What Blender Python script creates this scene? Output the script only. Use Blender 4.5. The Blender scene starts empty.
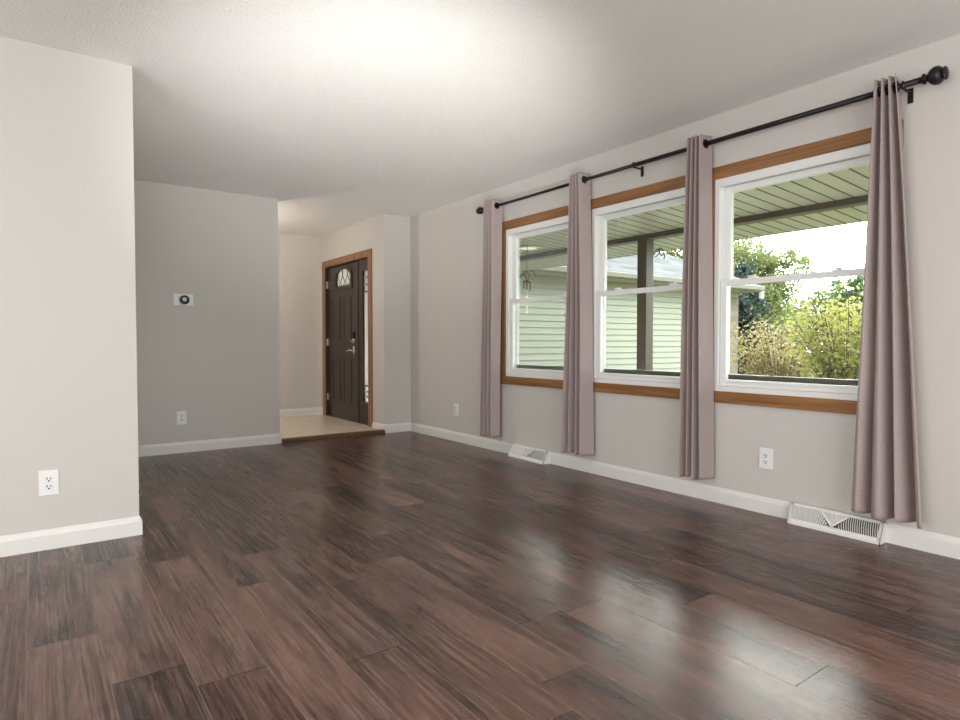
import bpy, bmesh, math, random
from mathutils import Vector, Matrix
random.seed(7)
C = bpy.context.scene.collection
PI = math.pi

# ------------------------------------------------------------------ camera
YAW, PITCH, ROLL, CAMH, FPX = 0.626746, 0.0280313, -0.000645, 1.0113, 615.09
cam = bpy.data.cameras.new('camera'); camo = bpy.data.objects.new('camera', cam); C.objects.link(camo)
F = Vector((math.sin(YAW)*math.cos(PITCH), math.cos(YAW)*math.cos(PITCH), -math.sin(PITCH)))
camo.location = (0, 0, CAMH)
camo.rotation_euler = F.to_track_quat('-Z', 'Y').to_euler()
cam.sensor_width = 36; cam.lens = FPX/960*36; cam.clip_start = .02; cam.clip_end = 300
bpy.context.scene.camera = camo

# ------------------------------------------------------------------ light and exposure
sc = bpy.context.scene
sc.view_settings.view_transform = 'Standard'; sc.view_settings.look = 'None'
sc.view_settings.gamma = 1; sc.view_settings.exposure = 0.28; sc.view_settings.use_curve_mapping = False
w = bpy.data.worlds.new('overcast_sky'); sc.world = w; w.use_nodes = True
bg = w.node_tree.nodes['Background']; bg.inputs[0].default_value = (1, .985, .965, 1); bg.inputs[1].default_value = 1.0
# white overcast dome with an added bright lobe low over the garden, feeding the floor glare
wn = w.node_tree; _tc = wn.nodes.new('ShaderNodeTexCoord'); _dt = wn.nodes.new('ShaderNodeVectorMath'); _dt.operation = 'DOT_PRODUCT'
_g = Vector((.88, .36, .30)).normalized(); _dt.inputs[1].default_value = _g; wn.links.new(_tc.outputs['Generated'], _dt.inputs[0])
def _m(op, a, b):
    x = wn.nodes.new('ShaderNodeMath'); x.operation = op
    for i, q in enumerate((a, b)):
        if hasattr(q, 'links'): wn.links.new(q, x.inputs[i])
        else: x.inputs[i].default_value = q
    return x.outputs[0]
SKY, GLOW = 3.9, 22.0
_s = _m('ADD', _m('MULTIPLY', _m('POWER', _m('MAXIMUM', _dt.outputs['Value'], 0.0), 6.0), GLOW), SKY)
wn.links.new(_s, bg.inputs[1])

def lamp(name, kind, loc, target, energy, color=(1, 1, 1), **kw):
    l = bpy.data.lights.new(name, kind); o = bpy.data.objects.new(name, l); C.objects.link(o)
    o.location = loc; d = Vector(target)-Vector(loc); o.rotation_euler = d.to_track_quat('-Z', 'Y').to_euler()
    l.energy = energy; l.color = color
    for k, v in kw.items(): setattr(l, k, v)
    return o
lamp('sun', 'SUN', (5, -8, 5.3), (0, 0, 0), .9, (1, .94, .84), angle=.02)
# the photographer's flash, bounced off the ceiling from beside the camera
lamp('ceiling_bounce_flash', 'SPOT', (.6, .75, .2), (1.85, 3.75, 2.44), 430, (1, .985, .96), spot_size=math.radians(54), spot_blend=1, shadow_soft_size=.12)
# unseen area fills added behind and left of view to brighten the room
lamp('rear_fill_light', 'AREA', (.8, -2.3, 1.2), (1.5, 3, 1.95), 92, (1, .985, .97), shape='RECTANGLE', size=3.6, size_y=1.9)
lamp('side_fill_light', 'AREA', (-2.9, .6, 1.1), (3, 2.6, 2.0), 112, (1, .985, .97), shape='RECTANGLE', size=3.0, size_y=1.9)
# foyer ceiling lamp round the corner of the back wall
lamp('foyer_light', 'POINT', (1.5, 7.1, 1.95), (0, 0, 0), 27, (1, .90, .78), shadow_soft_size=.12)

# ------------------------------------------------------------------ helpers
def setp(o, label=None, cat=None, group=None, kind=None):
    if label: o['label'] = label
    if cat: o['category'] = cat
    if group: o['group'] = group
    if kind: o['kind'] = kind
    return o
def obj(name, bm, mat, parent=None, smooth=False, bevel=0):
    me = bpy.data.meshes.new(name)
    bmesh.ops.recalc_face_normals(bm, faces=bm.faces)
    bm.to_mesh(me); bm.free()
    if mat: me.materials.append(mat)
    if smooth:
        for p in me.polygons: p.use_smooth = True
    o = bpy.data.objects.new(name, me); C.objects.link(o)
    if parent: o.parent = parent
    if bevel:
        m = o.modifiers.new('bevel', 'BEVEL'); m.width = bevel; m.segments = 2; m.limit_method = 'ANGLE'
    return o
def struct(name, bm, mat, parent=None, **kw):
    o = obj(name, bm, mat, parent, **kw)
    if not parent: o['kind'] = 'structure'
    return o
def thing(name, loc=(0, 0, 0), label=None, cat=None, group=None, kind=None, rz=0):
    o = bpy.data.objects.new(name, None); C.objects.link(o); o.location = loc; o.rotation_euler = (0, 0, rz)
    o.empty_display_size = .1
    return setp(o, label, cat, group, kind)
def box(bm, x0, x1, y0, y1, z0, z1):
    v = [bm.verts.new(p) for p in ((x0,y0,z0),(x1,y0,z0),(x1,y1,z0),(x0,y1,z0),(x0,y0,z1),(x1,y0,z1),(x1,y1,z1),(x0,y1,z1))]
    for f in ((0,3,2,1),(4,5,6,7),(0,1,5,4),(1,2,6,5),(2,3,7,6),(3,0,4,7)): bm.faces.new([v[i] for i in f])
    return v
def bx(*a):
    bm = bmesh.new()
    if len(a) == 6 and not isinstance(a[0], (tuple, list)): a = (a,)
    for b in a: box(bm, *b)
    return bm
def extrude_profile(bm, prof, axis, a, b):
    """prof: closed list of (u,z); axis 'x' -> u is y, axis 'y' -> u is x"""
    def P(t, q): return (t, q[0], q[1]) if axis == 'x' else (q[0], t, q[1])
    A = [bm.verts.new(P(a, q)) for q in prof]; B = [bm.verts.new(P(b, q)) for q in prof]
    n = len(prof)
    for i in range(n): bm.faces.new((A[i], A[(i+1) % n], B[(i+1) % n], B[i]))
    bm.faces.new(A[::-1]); bm.faces.new(B)
def lathe(bm, prof, origin, axis, seg=20):
    """prof: list of (distance along axis, radius)"""
    ax = Vector(axis).normalized(); u = ax.orthogonal().normalized(); v = ax.cross(u); o = Vector(origin); rings = []
    for d, r in prof:
        if r < 1e-6: rings.append([bm.verts.new(o+ax*d)])
        else: rings.append([bm.verts.new(o+ax*d+(u*math.cos(2*PI*k/seg)+v*math.sin(2*PI*k/seg))*r) for k in range(seg)])
    for A, B in zip(rings, rings[1:]):
        for k in range(seg):
            k2 = (k+1) % seg
            if len(A) == 1 and len(B) == 1: continue
            if len(A) == 1: bm.faces.new((A[0], B[k2], B[k]))
            elif len(B) == 1: bm.faces.new((A[k], A[k2], B[0]))
            else: bm.faces.new((A[k], A[k2], B[k2], B[k]))
def tube(bm, pts, r, seg=8):
    pts = [Vector(p) for p in pts]; rings = []; n = len(pts)
    ref = Vector((.13, .31, .94)).normalized()
    for i, p in enumerate(pts):
        t = (pts[min(i+1, n-1)]-pts[max(i-1, 0)]).normalized()
        if abs(t.dot(ref)) > .97: rr = Vector((1, 0, 0))
        else: rr = ref
        u = t.cross(rr).normalized(); v = t.cross(u)
        rad = r(i/(n-1)) if callable(r) else r
        rings.append([bm.verts.new(p+(u*math.cos(2*PI*k/seg)+v*math.sin(2*PI*k/seg))*rad) for k in range(seg)])
    for A, B in zip(rings, rings[1:]):
        for k in range(seg): bm.faces.new((A[k], A[(k+1) % seg], B[(k+1) % seg], B[k]))
    bm.faces.new(rings[0][::-1]); bm.faces.new(rings[-1])
def torus(bm, c, n, R, r, s1=28, s2=8):
    n = Vector(n).normalized(); u = n.orthogonal().normalized(); v = n.cross(u); c = Vector(c); rings = []
    for i in range(s1):
        a = 2*PI*i/s1; d = u*math.cos(a)+v*math.sin(a)
        rings.append([bm.verts.new(c+d*(R+r*math.cos(2*PI*j/s2))+n*r*math.sin(2*PI*j/s2)) for j in range(s2)])
    for i in range(s1):
        A, B = rings[i], rings[(i+1) % s1]
        for j in range(s2): bm.faces.new((A[j], A[(j+1) % s2], B[(j+1) % s2], B[j]))

# ------------------------------------------------------------------ materials
class N:
    def __init__(s, name):
        s.m = bpy.data.materials.new(name); s.m.use_nodes = True; s.t = s.m.node_tree
        s.b = s.t.nodes['Principled BSDF']; s.out = s.t.nodes['Material Output']
    def n(s, kind, **kw):
        x = s.t.nodes.new(kind)
        for k, v in kw.items():
            if k in x.inputs: x.inputs[k].default_value = v
            else: setattr(x, k, v)
        return x
    def l(s, a, b): s.t.links.new(a, b)
    def math(s, op, a, b=None):
        x = s.t.nodes.new('ShaderNodeMath'); x.operation = op
        for i, q in enumerate((a, b)):
            if q is None: continue
            if hasattr(q, 'links'): s.l(q, x.inputs[i])
            else: x.inputs[i].default_value = q
        return x.outputs[0]
    def bump(s, h, strength, dist):
        x = s.n('ShaderNodeBump'); x.inputs['Strength'].default_value = strength; x.inputs['Distance'].default_value = dist
        s.l(h, x.inputs['Height']); s.l(x.outputs[0], s.b.inputs['Normal']); return x
    def ramp(s, f, stops):
        x = s.n('ShaderNodeValToRGB'); e = x.color_ramp.elements
        while len(e) < len(stops): e.new(.5)
        for k, (p, c) in zip(e, stops): k.position = p; k.color = (*c, 1)
        s.l(f, x.inputs[0]); return x.outputs[0]
def plain(name, col, rough=.5, metal=0, noise=None, bump=None, var=.0, spec=None):
    q = N(name); q.b.inputs['Base Color'].default_value = (*col, 1); q.b.inputs['Roughness'].default_value = rough
    q.b.inputs['Metallic'].default_value = metal
    if spec is not None: q.b.inputs['Specular IOR Level'].default_value = spec
    tc = q.n('ShaderNodeTexCoord')
    if bump:
        nz = q.n('ShaderNodeTexNoise', Scale=bump[0], Detail=3.0); q.l(tc.outputs['Object'], nz.inputs['Vector'])
        q.bump(nz.outputs[0], bump[1], bump[2])
    if var:
        n2 = q.n('ShaderNodeTexNoise', Scale=noise or 3.0, Detail=4.0); q.l(tc.outputs['Object'], n2.inputs['Vector'])
        a = tuple(max(0, c*(1-var)) for c in col); b = tuple(min(1, c*(1+var)) for c in col)
        q.l(q.ramp(n2.outputs[0], [(.3, a), (.7, b)]), q.b.inputs['Base Color'])
    return q.m
M = {}
M['wall'] = plain('greige_wall_paint', (.605, .583, .553), .62, bump=(140, .12, .002), spec=.35)
M['trimwhite'] = plain('white_trim_paint', (.76, .76, .735), .38)
M['vinyl'] = plain('white_vinyl', (.82, .83, .82), .35)
M['plate'] = plain('white_plastic', (.84, .85, .85), .3)
M['slot'] = plain('dark_slot', (.02, .02, .02), .6)
M['black'] = plain('black_iron', (.012, .011, .011), .42, .3)
M['nickel'] = plain('satin_nickel', (.62, .60, .57), .28, 1)
M['ventmetal'] = plain('white_enamel', (.80, .80, .78), .4)
M['brownpaint'] = plain('dark_brown_paint', (.062, .042, .030), .45)
M['doordark'] = plain('espresso_door_paint', (.040, .024, .017), .36, var=.15, noise=14)
M['jamb'] = plain('dark_brown_jamb', (.035, .020, .014), .4)
M['concrete'] = plain('porch_concrete', (.30, .29, .275), .85, bump=(40, .3, .01), var=.12)
M['gutter'] = plain('taupe_aluminium', (.15, .143, .11), .5)
M['fascia'] = plain('brown_aluminium', (.075, .06, .045), .5)
M['stone'] = None
def ceiling_mat():
    q = N('textured_ceiling_paint'); q.b.inputs['Base Color'].default_value = (.87, .87, .855, 1); q.b.inputs['Roughness'].default_value = .7
    tc = q.n('ShaderNodeTexCoord'); v = q.n('ShaderNodeTexNoise', Scale=75.0, Detail=3.0, Roughness=.6); q.l(tc.outputs['Object'], v.inputs['Vector'])
    r = q.ramp(v.outputs[0], [(.42, (0, 0, 0)), (.62, (1, 1, 1))]); q.bump(r, .6, .003); return q.m
M['ceiling'] = ceiling_mat()
def wood(name, dark, light, axis, rough=.35):
    q = N(name); tc = q.n('ShaderNodeTexCoord'); mp = q.n('ShaderNodeMapping'); q.l(tc.outputs['Object'], mp.inputs[0])
    s = [38, 38, 38]; s[axis] = 1.6; mp.inputs['Scale'].default_value = s
    nz = q.n('ShaderNodeTexNoise', Scale=1.0, Detail=6.0, Distortion=.6); q.l(mp.outputs[0], nz.inputs['Vector'])
    q.l(q.ramp(nz.outputs[0], [(.3, dark), (.7, light)]), q.b.inputs['Base Color']); q.b.inputs['Roughness'].default_value = rough
    q.bump(nz.outputs[0], .1, .002); return q.m
M['oak_y'] = wood('stained_oak_along_wall', (.17, .072, .022), (.36, .17, .058), 1)
M['oak_z'] = wood('stained_oak_upright', (.17, .075, .024), (.34, .165, .06), 2)
M['nosing'] = wood('walnut_nosing', (.06, .028, .016), (.15, .07, .035), 0)

def floor_mat():
    q = N('walnut_laminate')
    uv = q.n('ShaderNodeUVMap', uv_map='plank'); at = q.n('ShaderNodeAttribute', attribute_name='tone')
    ats = q.n('ShaderNodeSeparateXYZ'); q.l(at.outputs['Vector'], ats.inputs[0])
    tone, shift = ats.outputs[0], ats.outputs[1]
    sp = q.n('ShaderNodeSeparateXYZ'); q.l(uv.outputs[0], sp.inputs[0])
    off = q.n('ShaderNodeCombineXYZ'); q.l(q.math('MULTIPLY', shift, 37.0), off.inputs[0]); q.l(q.math('MULTIPLY', tone, 91.0), off.inputs[1]); q.l(q.math('MULTIPLY', shift, 17.0), off.inputs[2])
    ad = q.n('ShaderNodeVectorMath'); ad.operation = 'ADD'
    sc_ = q.n('ShaderNodeVectorMath'); sc_.operation = 'MULTIPLY'; sc_.inputs[1].default_value = (9, 1.7, 1); q.l(uv.outputs[0], sc_.inputs[0])
    q.l(sc_.outputs[0], ad.inputs[0]); q.l(off.outputs[0], ad.inputs[1])
    # figure: warped rings, like cathedral grain and knots
    warp = q.n('ShaderNodeTexNoise', Scale=1.25, Detail=2.5); q.l(ad.outputs[0], warp.inputs['Vector'])
    wv = q.math('SINE', q.math('MULTIPLY', warp.outputs[0], 48.0))
    s2 = q.n('ShaderNodeVectorMath'); s2.operation = 'MULTIPLY'; s2.inputs[1].default_value = (17, 1.1, 1); q.l(ad.outputs[0], s2.inputs[0])
    fine = q.n('ShaderNodeTexNoise', Scale=1.0, Detail=7.0, Roughness=.72); q.l(s2.outputs[0], fine.inputs['Vector'])
    blot = q.n('ShaderNodeTexNoise', Scale=.9, Detail=3.0, Distortion=.8); q.l(ad.outputs[0], blot.inputs['Vector'])
    f = q.math('ADD', q.math('MULTIPLY', wv, .030), q.math('MULTIPLY', fine.outputs[0], .92))
    f = q.math('ADD', f, q.math('SUBTRACT', q.math('MULTIPLY', blot.outputs[0], .56), .17))
    f = q.math('ADD', f, q.math('MULTIPLY', q.math('SUBTRACT', tone, .5), .15))
    col = q.ramp(f, [(.37, (.020, .011, .009)), (.48, (.050, .028, .0225)), (.60, (.110, .064, .051)), (.76, (.20, .122, .097))])
    # hue drift per plank: some redder, some greyer
    hm = q.n('ShaderNodeMix', data_type='RGBA', blend_type='MULTIPLY'); hm.inputs[0].default_value = 1
    q.l(col, hm.inputs[6]); q.l(q.ramp(shift, [(0, (.97, .99, 1.0)), (1, (1.10, .94, .88))]), hm.inputs[7])
    # micro-bevelled seams between the boards (u across 0..0.204, v along)
    W_, L_ = .204, 1.22
    ed = q.math('MINIMUM', sp.outputs[0], q.math('SUBTRACT', W_, sp.outputs[0]))
    ev = q.math('MINIMUM', sp.outputs[1], q.math('SUBTRACT', L_, sp.outputs[1]))
    e = q.math('MINIMUM', ed, ev)
    seam = q.ramp(q.math('DIVIDE', e, .0024), [(.55, (0, 0, 0)), (.85, (1, 1, 1))])
    cm = q.n('ShaderNodeMix', data_type='RGBA'); q.l(seam, cm.inputs[0]); sc2 = q.n('ShaderNodeMix', data_type='RGBA'); q.l(q.math('LESS_THAN', ed, ev), sc2.inputs[0]); sc2.inputs[6].default_value = (.018, .010, .008, 1); sc2.inputs[7].default_value = (.16, .11, .08, 1); q.l(sc2.outputs[2], cm.inputs[6]); q.l(hm.outputs[2], cm.inputs[7])  # long seams tan: the bevels' glint put into the colour
    q.l(cm.outputs[2], q.b.inputs['Base Color'])
    q.l(q.ramp(fine.outputs[0], [(.3, (.33, .33, .33)), (.7, (.22, .22, .22))]), q.b.inputs['Roughness'])
    q.b.inputs['Specular IOR Level'].default_value = .38
    h = q.math('ADD', q.math('MULTIPLY', fine.outputs[0], .22), q.math('MULTIPLY', seam, 1.0))
    q.bump(h, .45, .002)
    return q.m
M['floor'] = floor_mat()
def tile_mat():
    q = N('beige_stone_tile'); tc = q.n('ShaderNodeTexCoord'); mp = q.n('ShaderNodeMapping'); q.l(tc.outputs['Object'], mp.inputs[0])
    mp.inputs['Rotation'].default_value = (0, 0, 0)
    br = q.n('ShaderNodeTexBrick', Scale=1.0); br.offset = 0.5
    br.inputs['Brick Width'].default_value = .46; br.inputs['Row Height'].default_value = .31; br.inputs['Mortar Size'].default_value = .004
    br.inputs['Color1'].default_value = (.66, .56, .44, 1); br.inputs['Color2'].default_value = (.74, .66, .55, 1); br.inputs['Mortar'].default_value = (.40, .34, .27, 1)
    q.l(mp.outputs[0], br.inputs['Vector'])
    nz = q.n('ShaderNodeTexNoise', Scale=6.0, Detail=5.0); q.l(tc.outputs['Object'], nz.inputs['Vector'])
    mx = q.n('ShaderNodeMix', data_type='RGBA', blend_type='MULTIPLY'); mx.inputs[0].default_value = .5; q.l(br.outputs[0], mx.inputs[6])
    q.l(q.ramp(nz.outputs[0], [(.3, (.75, .70, .65)), (.7, (1, 1, 1))]), mx.inputs[7]); q.l(mx.outputs[2], q.b.inputs['Base Color'])
    q.b.inputs['Roughness'].default_value = .3; q.bump(br.outputs['Fac'], -.3, .003); return q.m
M['tile'] = tile_mat()
def fabric_mat():
    q = N('woven_mauve_fabric'); tc = q.n('ShaderNodeTexCoord')
    uv = q.n('ShaderNodeUVMap', uv_map='cloth')
    mp = q.n('ShaderNodeMapping'); mp.inputs['Scale'].default_value = (1, 1, 1); q.l(uv.outputs[0], mp.inputs[0])
    sp = q.n('ShaderNodeSeparateXYZ'); q.l(mp.outputs[0], sp.inputs[0])
    a = q.math('SINE', q.math('MULTIPLY', sp.outputs[0], 900.0)); b = q.math('SINE', q.math('MULTIPLY', sp.outputs[1], 900.0))
    nz = q.n('ShaderNodeTexNoise', Scale=120.0, Detail=3.0); q.l(uv.outputs[0], nz.inputs['Vector'])
    h = q.math('ADD', q.math('MULTIPLY', q.math('MULTIPLY', a, b), .22), nz.outputs[0])
    col = q.ramp(h, [(.15, (.41, .335, .330)), (.95, (.74, .635, .62))])
    hemline = q.math('LESS_THAN', q.math('ABSOLUTE', q.math('SUBTRACT', sp.outputs[1], .088)), .0022)
    h = q.math('SUBTRACT', h, q.math('MULTIPLY', hemline, .8))
    q.l(col, q.b.inputs['Base Color']); q.b.inputs['Roughness'].default_value = .7
    q.b.inputs['Sheen Weight'].default_value = .35; q.b.inputs['Sheen Roughness'].default_value = .4
    bmp = q.bump(h, .5, .0015)
    tr = q.n('ShaderNodeBsdfTranslucent'); tr.inputs[0].default_value = (.60, .50, .46, 1)
    mx = q.n('ShaderNodeMixShader'); mx.inputs[0].default_value = .35; q.l(q.b.outputs[0], mx.inputs[1]); q.l(tr.outputs[0], mx.inputs[2]); q.l(mx.outputs[0], q.out.inputs[0])
    return q.m
M['fabric'] = fabric_mat()
def glass_mat(name='window_glass', tint=(.90, .96, .92), refl=1.0):
    q = N(name); q.t.nodes.remove(q.b)
    tr = q.n('ShaderNodeBsdfTransparent'); tr.inputs[0].default_value = (*tint, 1)
    gl = q.n('ShaderNodeBsdfGlossy'); gl.inputs['Roughness'].default_value = .01
    fr = q.n('ShaderNodeFresnel'); fr.inputs[0].default_value = 1.45
    mx = q.n('ShaderNodeMixShader'); q.l(q.math('MULTIPLY', fr.outputs[0], refl), mx.inputs[0]); q.l(tr.outputs[0], mx.inputs[1]); q.l(gl.outputs[0], mx.inputs[2]); q.l(mx.outputs[0], q.out.inputs[0])
    return q.m
M['glass'] = glass_mat(tint=(.94, .985, .96), refl=.4)
def frosted(name, mixf):
    q = N(name); q.b.inputs['Base Color'].default_value = (.85, .88, .84, 1); q.b.inputs['Roughness'].default_value = .25
    q.b.inputs['Transmission Weight'].default_value = .35; q.b.inputs['IOR'].default_value = 1.1
    tl_ = q.n('ShaderNodeBsdfTranslucent'); tl_.inputs[0].default_value = (.95, .95, .90, 1); mx_ = q.n('ShaderNodeMixShader'); mx_.inputs[0].default_value = mixf; q.l(q.b.outputs[0], mx_.inputs[1]); q.l(tl_.outputs[0], mx_.inputs[2]); q.l(mx_.outputs[0], q.out.inputs[0])
    tc = q.n('ShaderNodeTexCoord'); nz = q.n('ShaderNodeTexNoise', Scale=60.0); q.l(tc.outputs['Object'], nz.inputs['Vector']); q.bump(nz.outputs[0], .4, .004)
    return q.m
M['frost'] = frosted('leaded_glass', .6); M['frost_clear'] = frosted('clear_textured_glass', .22)
def soffit_mat():
    q = N('beige_vinyl_soffit'); tc = q.n('ShaderNodeTexCoord'); sp = q.n('ShaderNodeSeparateXYZ'); q.l(tc.outputs['Object'], sp.inputs[0])
    q.b.inputs['Base Color'].default_value = (.38, .352, .285, 1); q.b.inputs['Roughness'].default_value = .32
    return q.m
M['soffit'] = soffit_mat()
M['groove'] = plain('soffit_groove', (.10, .095, .07), .7)
M['siding'] = plain('pale_green_vinyl_siding', (.262, .278, .225), .5)
M['frieze'] = plain('tan_frieze_board', (.25, .225, .14), .55)
def shingle():
    q = N('grey_asphalt_shingles'); tc = q.n('ShaderNodeTexCoord')
    br = q.n('ShaderNodeTexBrick', Scale=1.0); br.inputs['Brick Width'].default_value = .32; br.inputs['Row Height'].default_value = .14; br.inputs['Mortar Size'].default_value = .006
    br.inputs['Color1'].default_value = (.020, .023, .030, 1); br.inputs['Color2'].default_value = (.085, .092, .110, 1); br.inputs['Mortar'].default_value = (.018, .019, .022, 1)
    q.l(tc.outputs['Object'], br.inputs['Vector']); q.l(br.outputs[0], q.b.inputs['Base Color']); q.b.inputs['Roughness'].default_value = .9
    q.bump(br.outputs['Fac'], -.5, .01); return q.m
M['shingle'] = shingle()
def stone():
    q = N('stone_veneer'); tc = q.n('ShaderNodeTexCoord'); mp = q.n('ShaderNodeMapping'); mp.inputs['Rotation'].default_value = (PI/2, 0, 0); q.l(tc.outputs['Object'], mp.inputs[0])
    br = q.n('ShaderNodeTexBrick', Scale=1.0); br.inputs['Brick Width'].default_value = .3; br.inputs['Row Height'].default_value = .13; br.inputs['Mortar Size'].default_value = .01
    br.inputs['Color1'].default_value = (.16, .125, .10, 1); br.inputs['Color2'].default_value = (.25, .22, .19, 1); br.inputs['Mortar'].default_value = (.15,.145,.135,1)
    q.l(mp.outputs[0], br.inputs['Vector']); q.l(br.outputs[0], q.b.inputs['Base Color']); q.b.inputs['Roughness'].default_value = .9; return q.m
M['stone'] = stone()
def leafmat(name, a, b, tl):
    q = N(name); tc = q.n('ShaderNodeTexCoord'); nz = q.n('ShaderNodeTexNoise', Scale=5.0, Detail=5.0); q.l(tc.outputs['Object'], nz.inputs['Vector'])
    q.l(q.ramp(nz.outputs[0], [(.35, a), (.65, b)]), q.b.inputs['Base Color']); q.b.inputs['Roughness'].default_value = .5
    tr = q.n('ShaderNodeBsdfTranslucent'); tr.inputs[0].default_value = (*tl, 1)
    mx = q.n('ShaderNodeMixShader'); mx.inputs[0].default_value = .4; q.l(q.b.outputs[0], mx.inputs[1]); q.l(tr.outputs[0], mx.inputs[2]); q.l(mx.outputs[0], q.out.inputs[0])
    return q.m
M['leaf_yellow'] = leafmat('yellow_green_leaves', (.13, .15, .035), (.40, .38, .13), (.36, .36, .09))
M['leaf_gold'] = leafmat('golden_leaves', (.17, .14, .055), (.42, .35, .17), (.34, .28, .12))
M['leaf_mid'] = leafmat('mid_green_leaves', (.10, .13, .045), (.27, .30, .12), (.24, .29, .10))
M['leaf_dark'] = leafmat('blue_green_needles', (.02, .040, .035), (.06, .09, .08), (.04, .07, .05))
M['leaf_pine'] = leafmat('soft_green_needles', (.05, .10, .045), (.13, .20, .10), (.12, .20, .07))
M['bark'] = plain('grey_brown_bark', (.13, .09, .065), .9, bump=(30, .5, .01), var=.3, noise=20)
M['grass'] = plain('lawn_grass', (.13, .16, .07), .9, var=.3, noise=2, bump=(60, .5, .02))

# ------------------------------------------------------------------ dimensions
W, YN, YB, XE, ZC = 3.491, 3.663, 6.174, .433, 2.44       # window wall, near left wall, back wall, near wall's end, ceiling
XB, XD, YF, ZF = 1.985, 3.155, 8.065, .035                # back wall's end, entry wall, foyer far wall, tile height
XW0, YR = -3.2, -2.6                                      # room's hidden left and rear walls
WO = W+.14
# ------------------------------------------------------------------ floor
def make_floor():
    bm = bmesh.new(); uvl = bm.loops.layers.uv.new('plank'); tl = bm.loops.layers.float_color.new('tone')
    PW, PL = .204, 1.22
    joints = {-1: 2.98, 0: 2.50, 1: 2.09, 2: 1.93, 3: 2.62, 4: 1.80, 5: 2.42, 6: 1.35, 7: 2.9, 8: 1.66, 9: 2.12, 10: 2.66}
    rnd = random.Random(3)
    k = math.floor((XW0+.037)/PW)
    while -.037+k*PW < W:
        x0 = -.037+k*PW; j = joints.get(k, rnd.uniform(0, PL)); y = j-math.ceil((j-YR)/PL)*PL
        while y < YB+.02:
            a, b = max(y, YR), min(y+PL, YB+.02); c, d = max(x0, XW0), min(x0+PW, W+.02)
            tone, sh = rnd.random(), rnd.random()
            vs = [bm.verts.new(p) for p in ((c, a, 0), (d, a, 0), (d, b, 0), (c, b, 0))]
            f = bm.faces.new(vs)
            for lp in f.loops:
                lp[uvl].uv = (lp.vert.co.x-x0, lp.vert.co.y-y); lp[tl] = (tone, sh, 0, 1)
            y += PL
        k += 1
    # slab under the boards
    box(bm, XW0, W+.02, YR, YB+.02, -.12, -.004)
    me = bpy.data.meshes.new('floor'); bm.to_mesh(me); bm.free(); me.materials.append(M['floor'])
    o = bpy.data.objects.new('floor', me); C.objects.link(o); o['kind'] = 'structure'
make_floor()
struct('floor_foyer', bx(-1.2, XD+.02, YB+.02, YF+.02, -.12, ZF), M['tile'])
bm = bmesh.new()
extrude_profile(bm, [(6.135, 0), (6.135, .026), (6.145, .038), (6.16, .043), (6.205, .043), (6.205, 0)], 'x', XB+.012, XD-.012)
struct('trim_1', bm, M['nosing'])
# ------------------------------------------------------------------ ceiling and walls
struct('ceiling', bx((XW0-.14, WO, YR-.14, YF+.14, ZC, ZC+.12)), M['ceiling'])
struct('wall_left', bx((XW0, XE, YN, YN+.12, 0, ZC), (XE-.12, XE, YN+.12, YB, 0, ZC)), M['wall'])
struct('wall_back', bx(XE-.12, XB, YB, YB+.12, 0, ZC), M['wall'])
struct('wall_foyer', bx((-1.2, XD+.14, YF, YF+.12, 0, ZC), (-1.32, -1.2, YB, YF+.12, 0, ZC), (-1.2, XE-.12, YB+.0, YB+.12, 0, ZC)), M['wall'])
struct('wall_side', bx(XW0-.12, XW0, YR-.12, YN+.12, 0, ZC), M['wall'])
struct('wall_rear', bx(XW0, WO, YR-.12, YR, 0, ZC), M['wall'])
# window wall with its three openings
OP = [(3.43, 4.41), (2.372, 3.346), (1.318, 2.290)]
ZB, ZT = .707, 2.035
parts = [(W, WO, YR, OP[2][0], 0, ZC), (W, WO, OP[2][1], OP[1][0], ZB, ZT), (W, WO, OP[1][1], OP[0][0], ZB, ZT), (W, WO, OP[0][1], YB, 0, ZC),
         (W, WO, OP[2][0], OP[0][1], 0, ZB), (W, WO, OP[2][0], OP[0][1], ZT, ZC)]
struct('wall_right', bx(*parts), M['wall'])
# short return and entry wall with the door opening
DY0, DY1, DZ = 6.555, 7.886, 2.012
struct('wall_entry', bx((XD, WO, YB, YB+.14, 0, ZC), (XD, XD+.14, YB+.14, DY0, 0, ZC), (XD, XD+.14, DY1, YF, 0, ZC), (XD, XD+.14, DY0, DY1, DZ, ZC)), M['wall'])
# baseboards
def bb(name, runs):
    bm = bmesh.new()
    for axis, a, b, face, sgn, z0 in runs:    # sgn: direction from the wall into the room
        t = .0125
        prof = [(face, z0), (face+sgn*t, z0), (face+sgn*t, z0+.071), (face+sgn*t*.75, z0+.083), (face+sgn*.0035, z0+.096), (face, z0+.098)]
        extrude_profile(bm, prof, axis, a, b)
    return struct(name, bm, M['trimwhite'])
bb('baseboard_right', [('y', YR, YB, W, -1, 0)])
bb('baseboard_left', [('x', XW0, XE, YN, -1, 0), ('y', YN-.0125, YB, XE, 1, 0)])
bb('baseboard_back', [('x', XE, XB, YB, -1, 0), ('y', YB-.0125, YB+.12, XB, 1, 0)])
bb('baseboard_entry', [('x', XD, W, YB, -1, 0), ('y', YB-.0125, 6.465, XD, -1, 0), ('y', 7.948, YF, XD, -1, ZF)])
bb('baseboard_foyer', [('x', -1.2, XD, YF, -1, ZF)])
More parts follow.
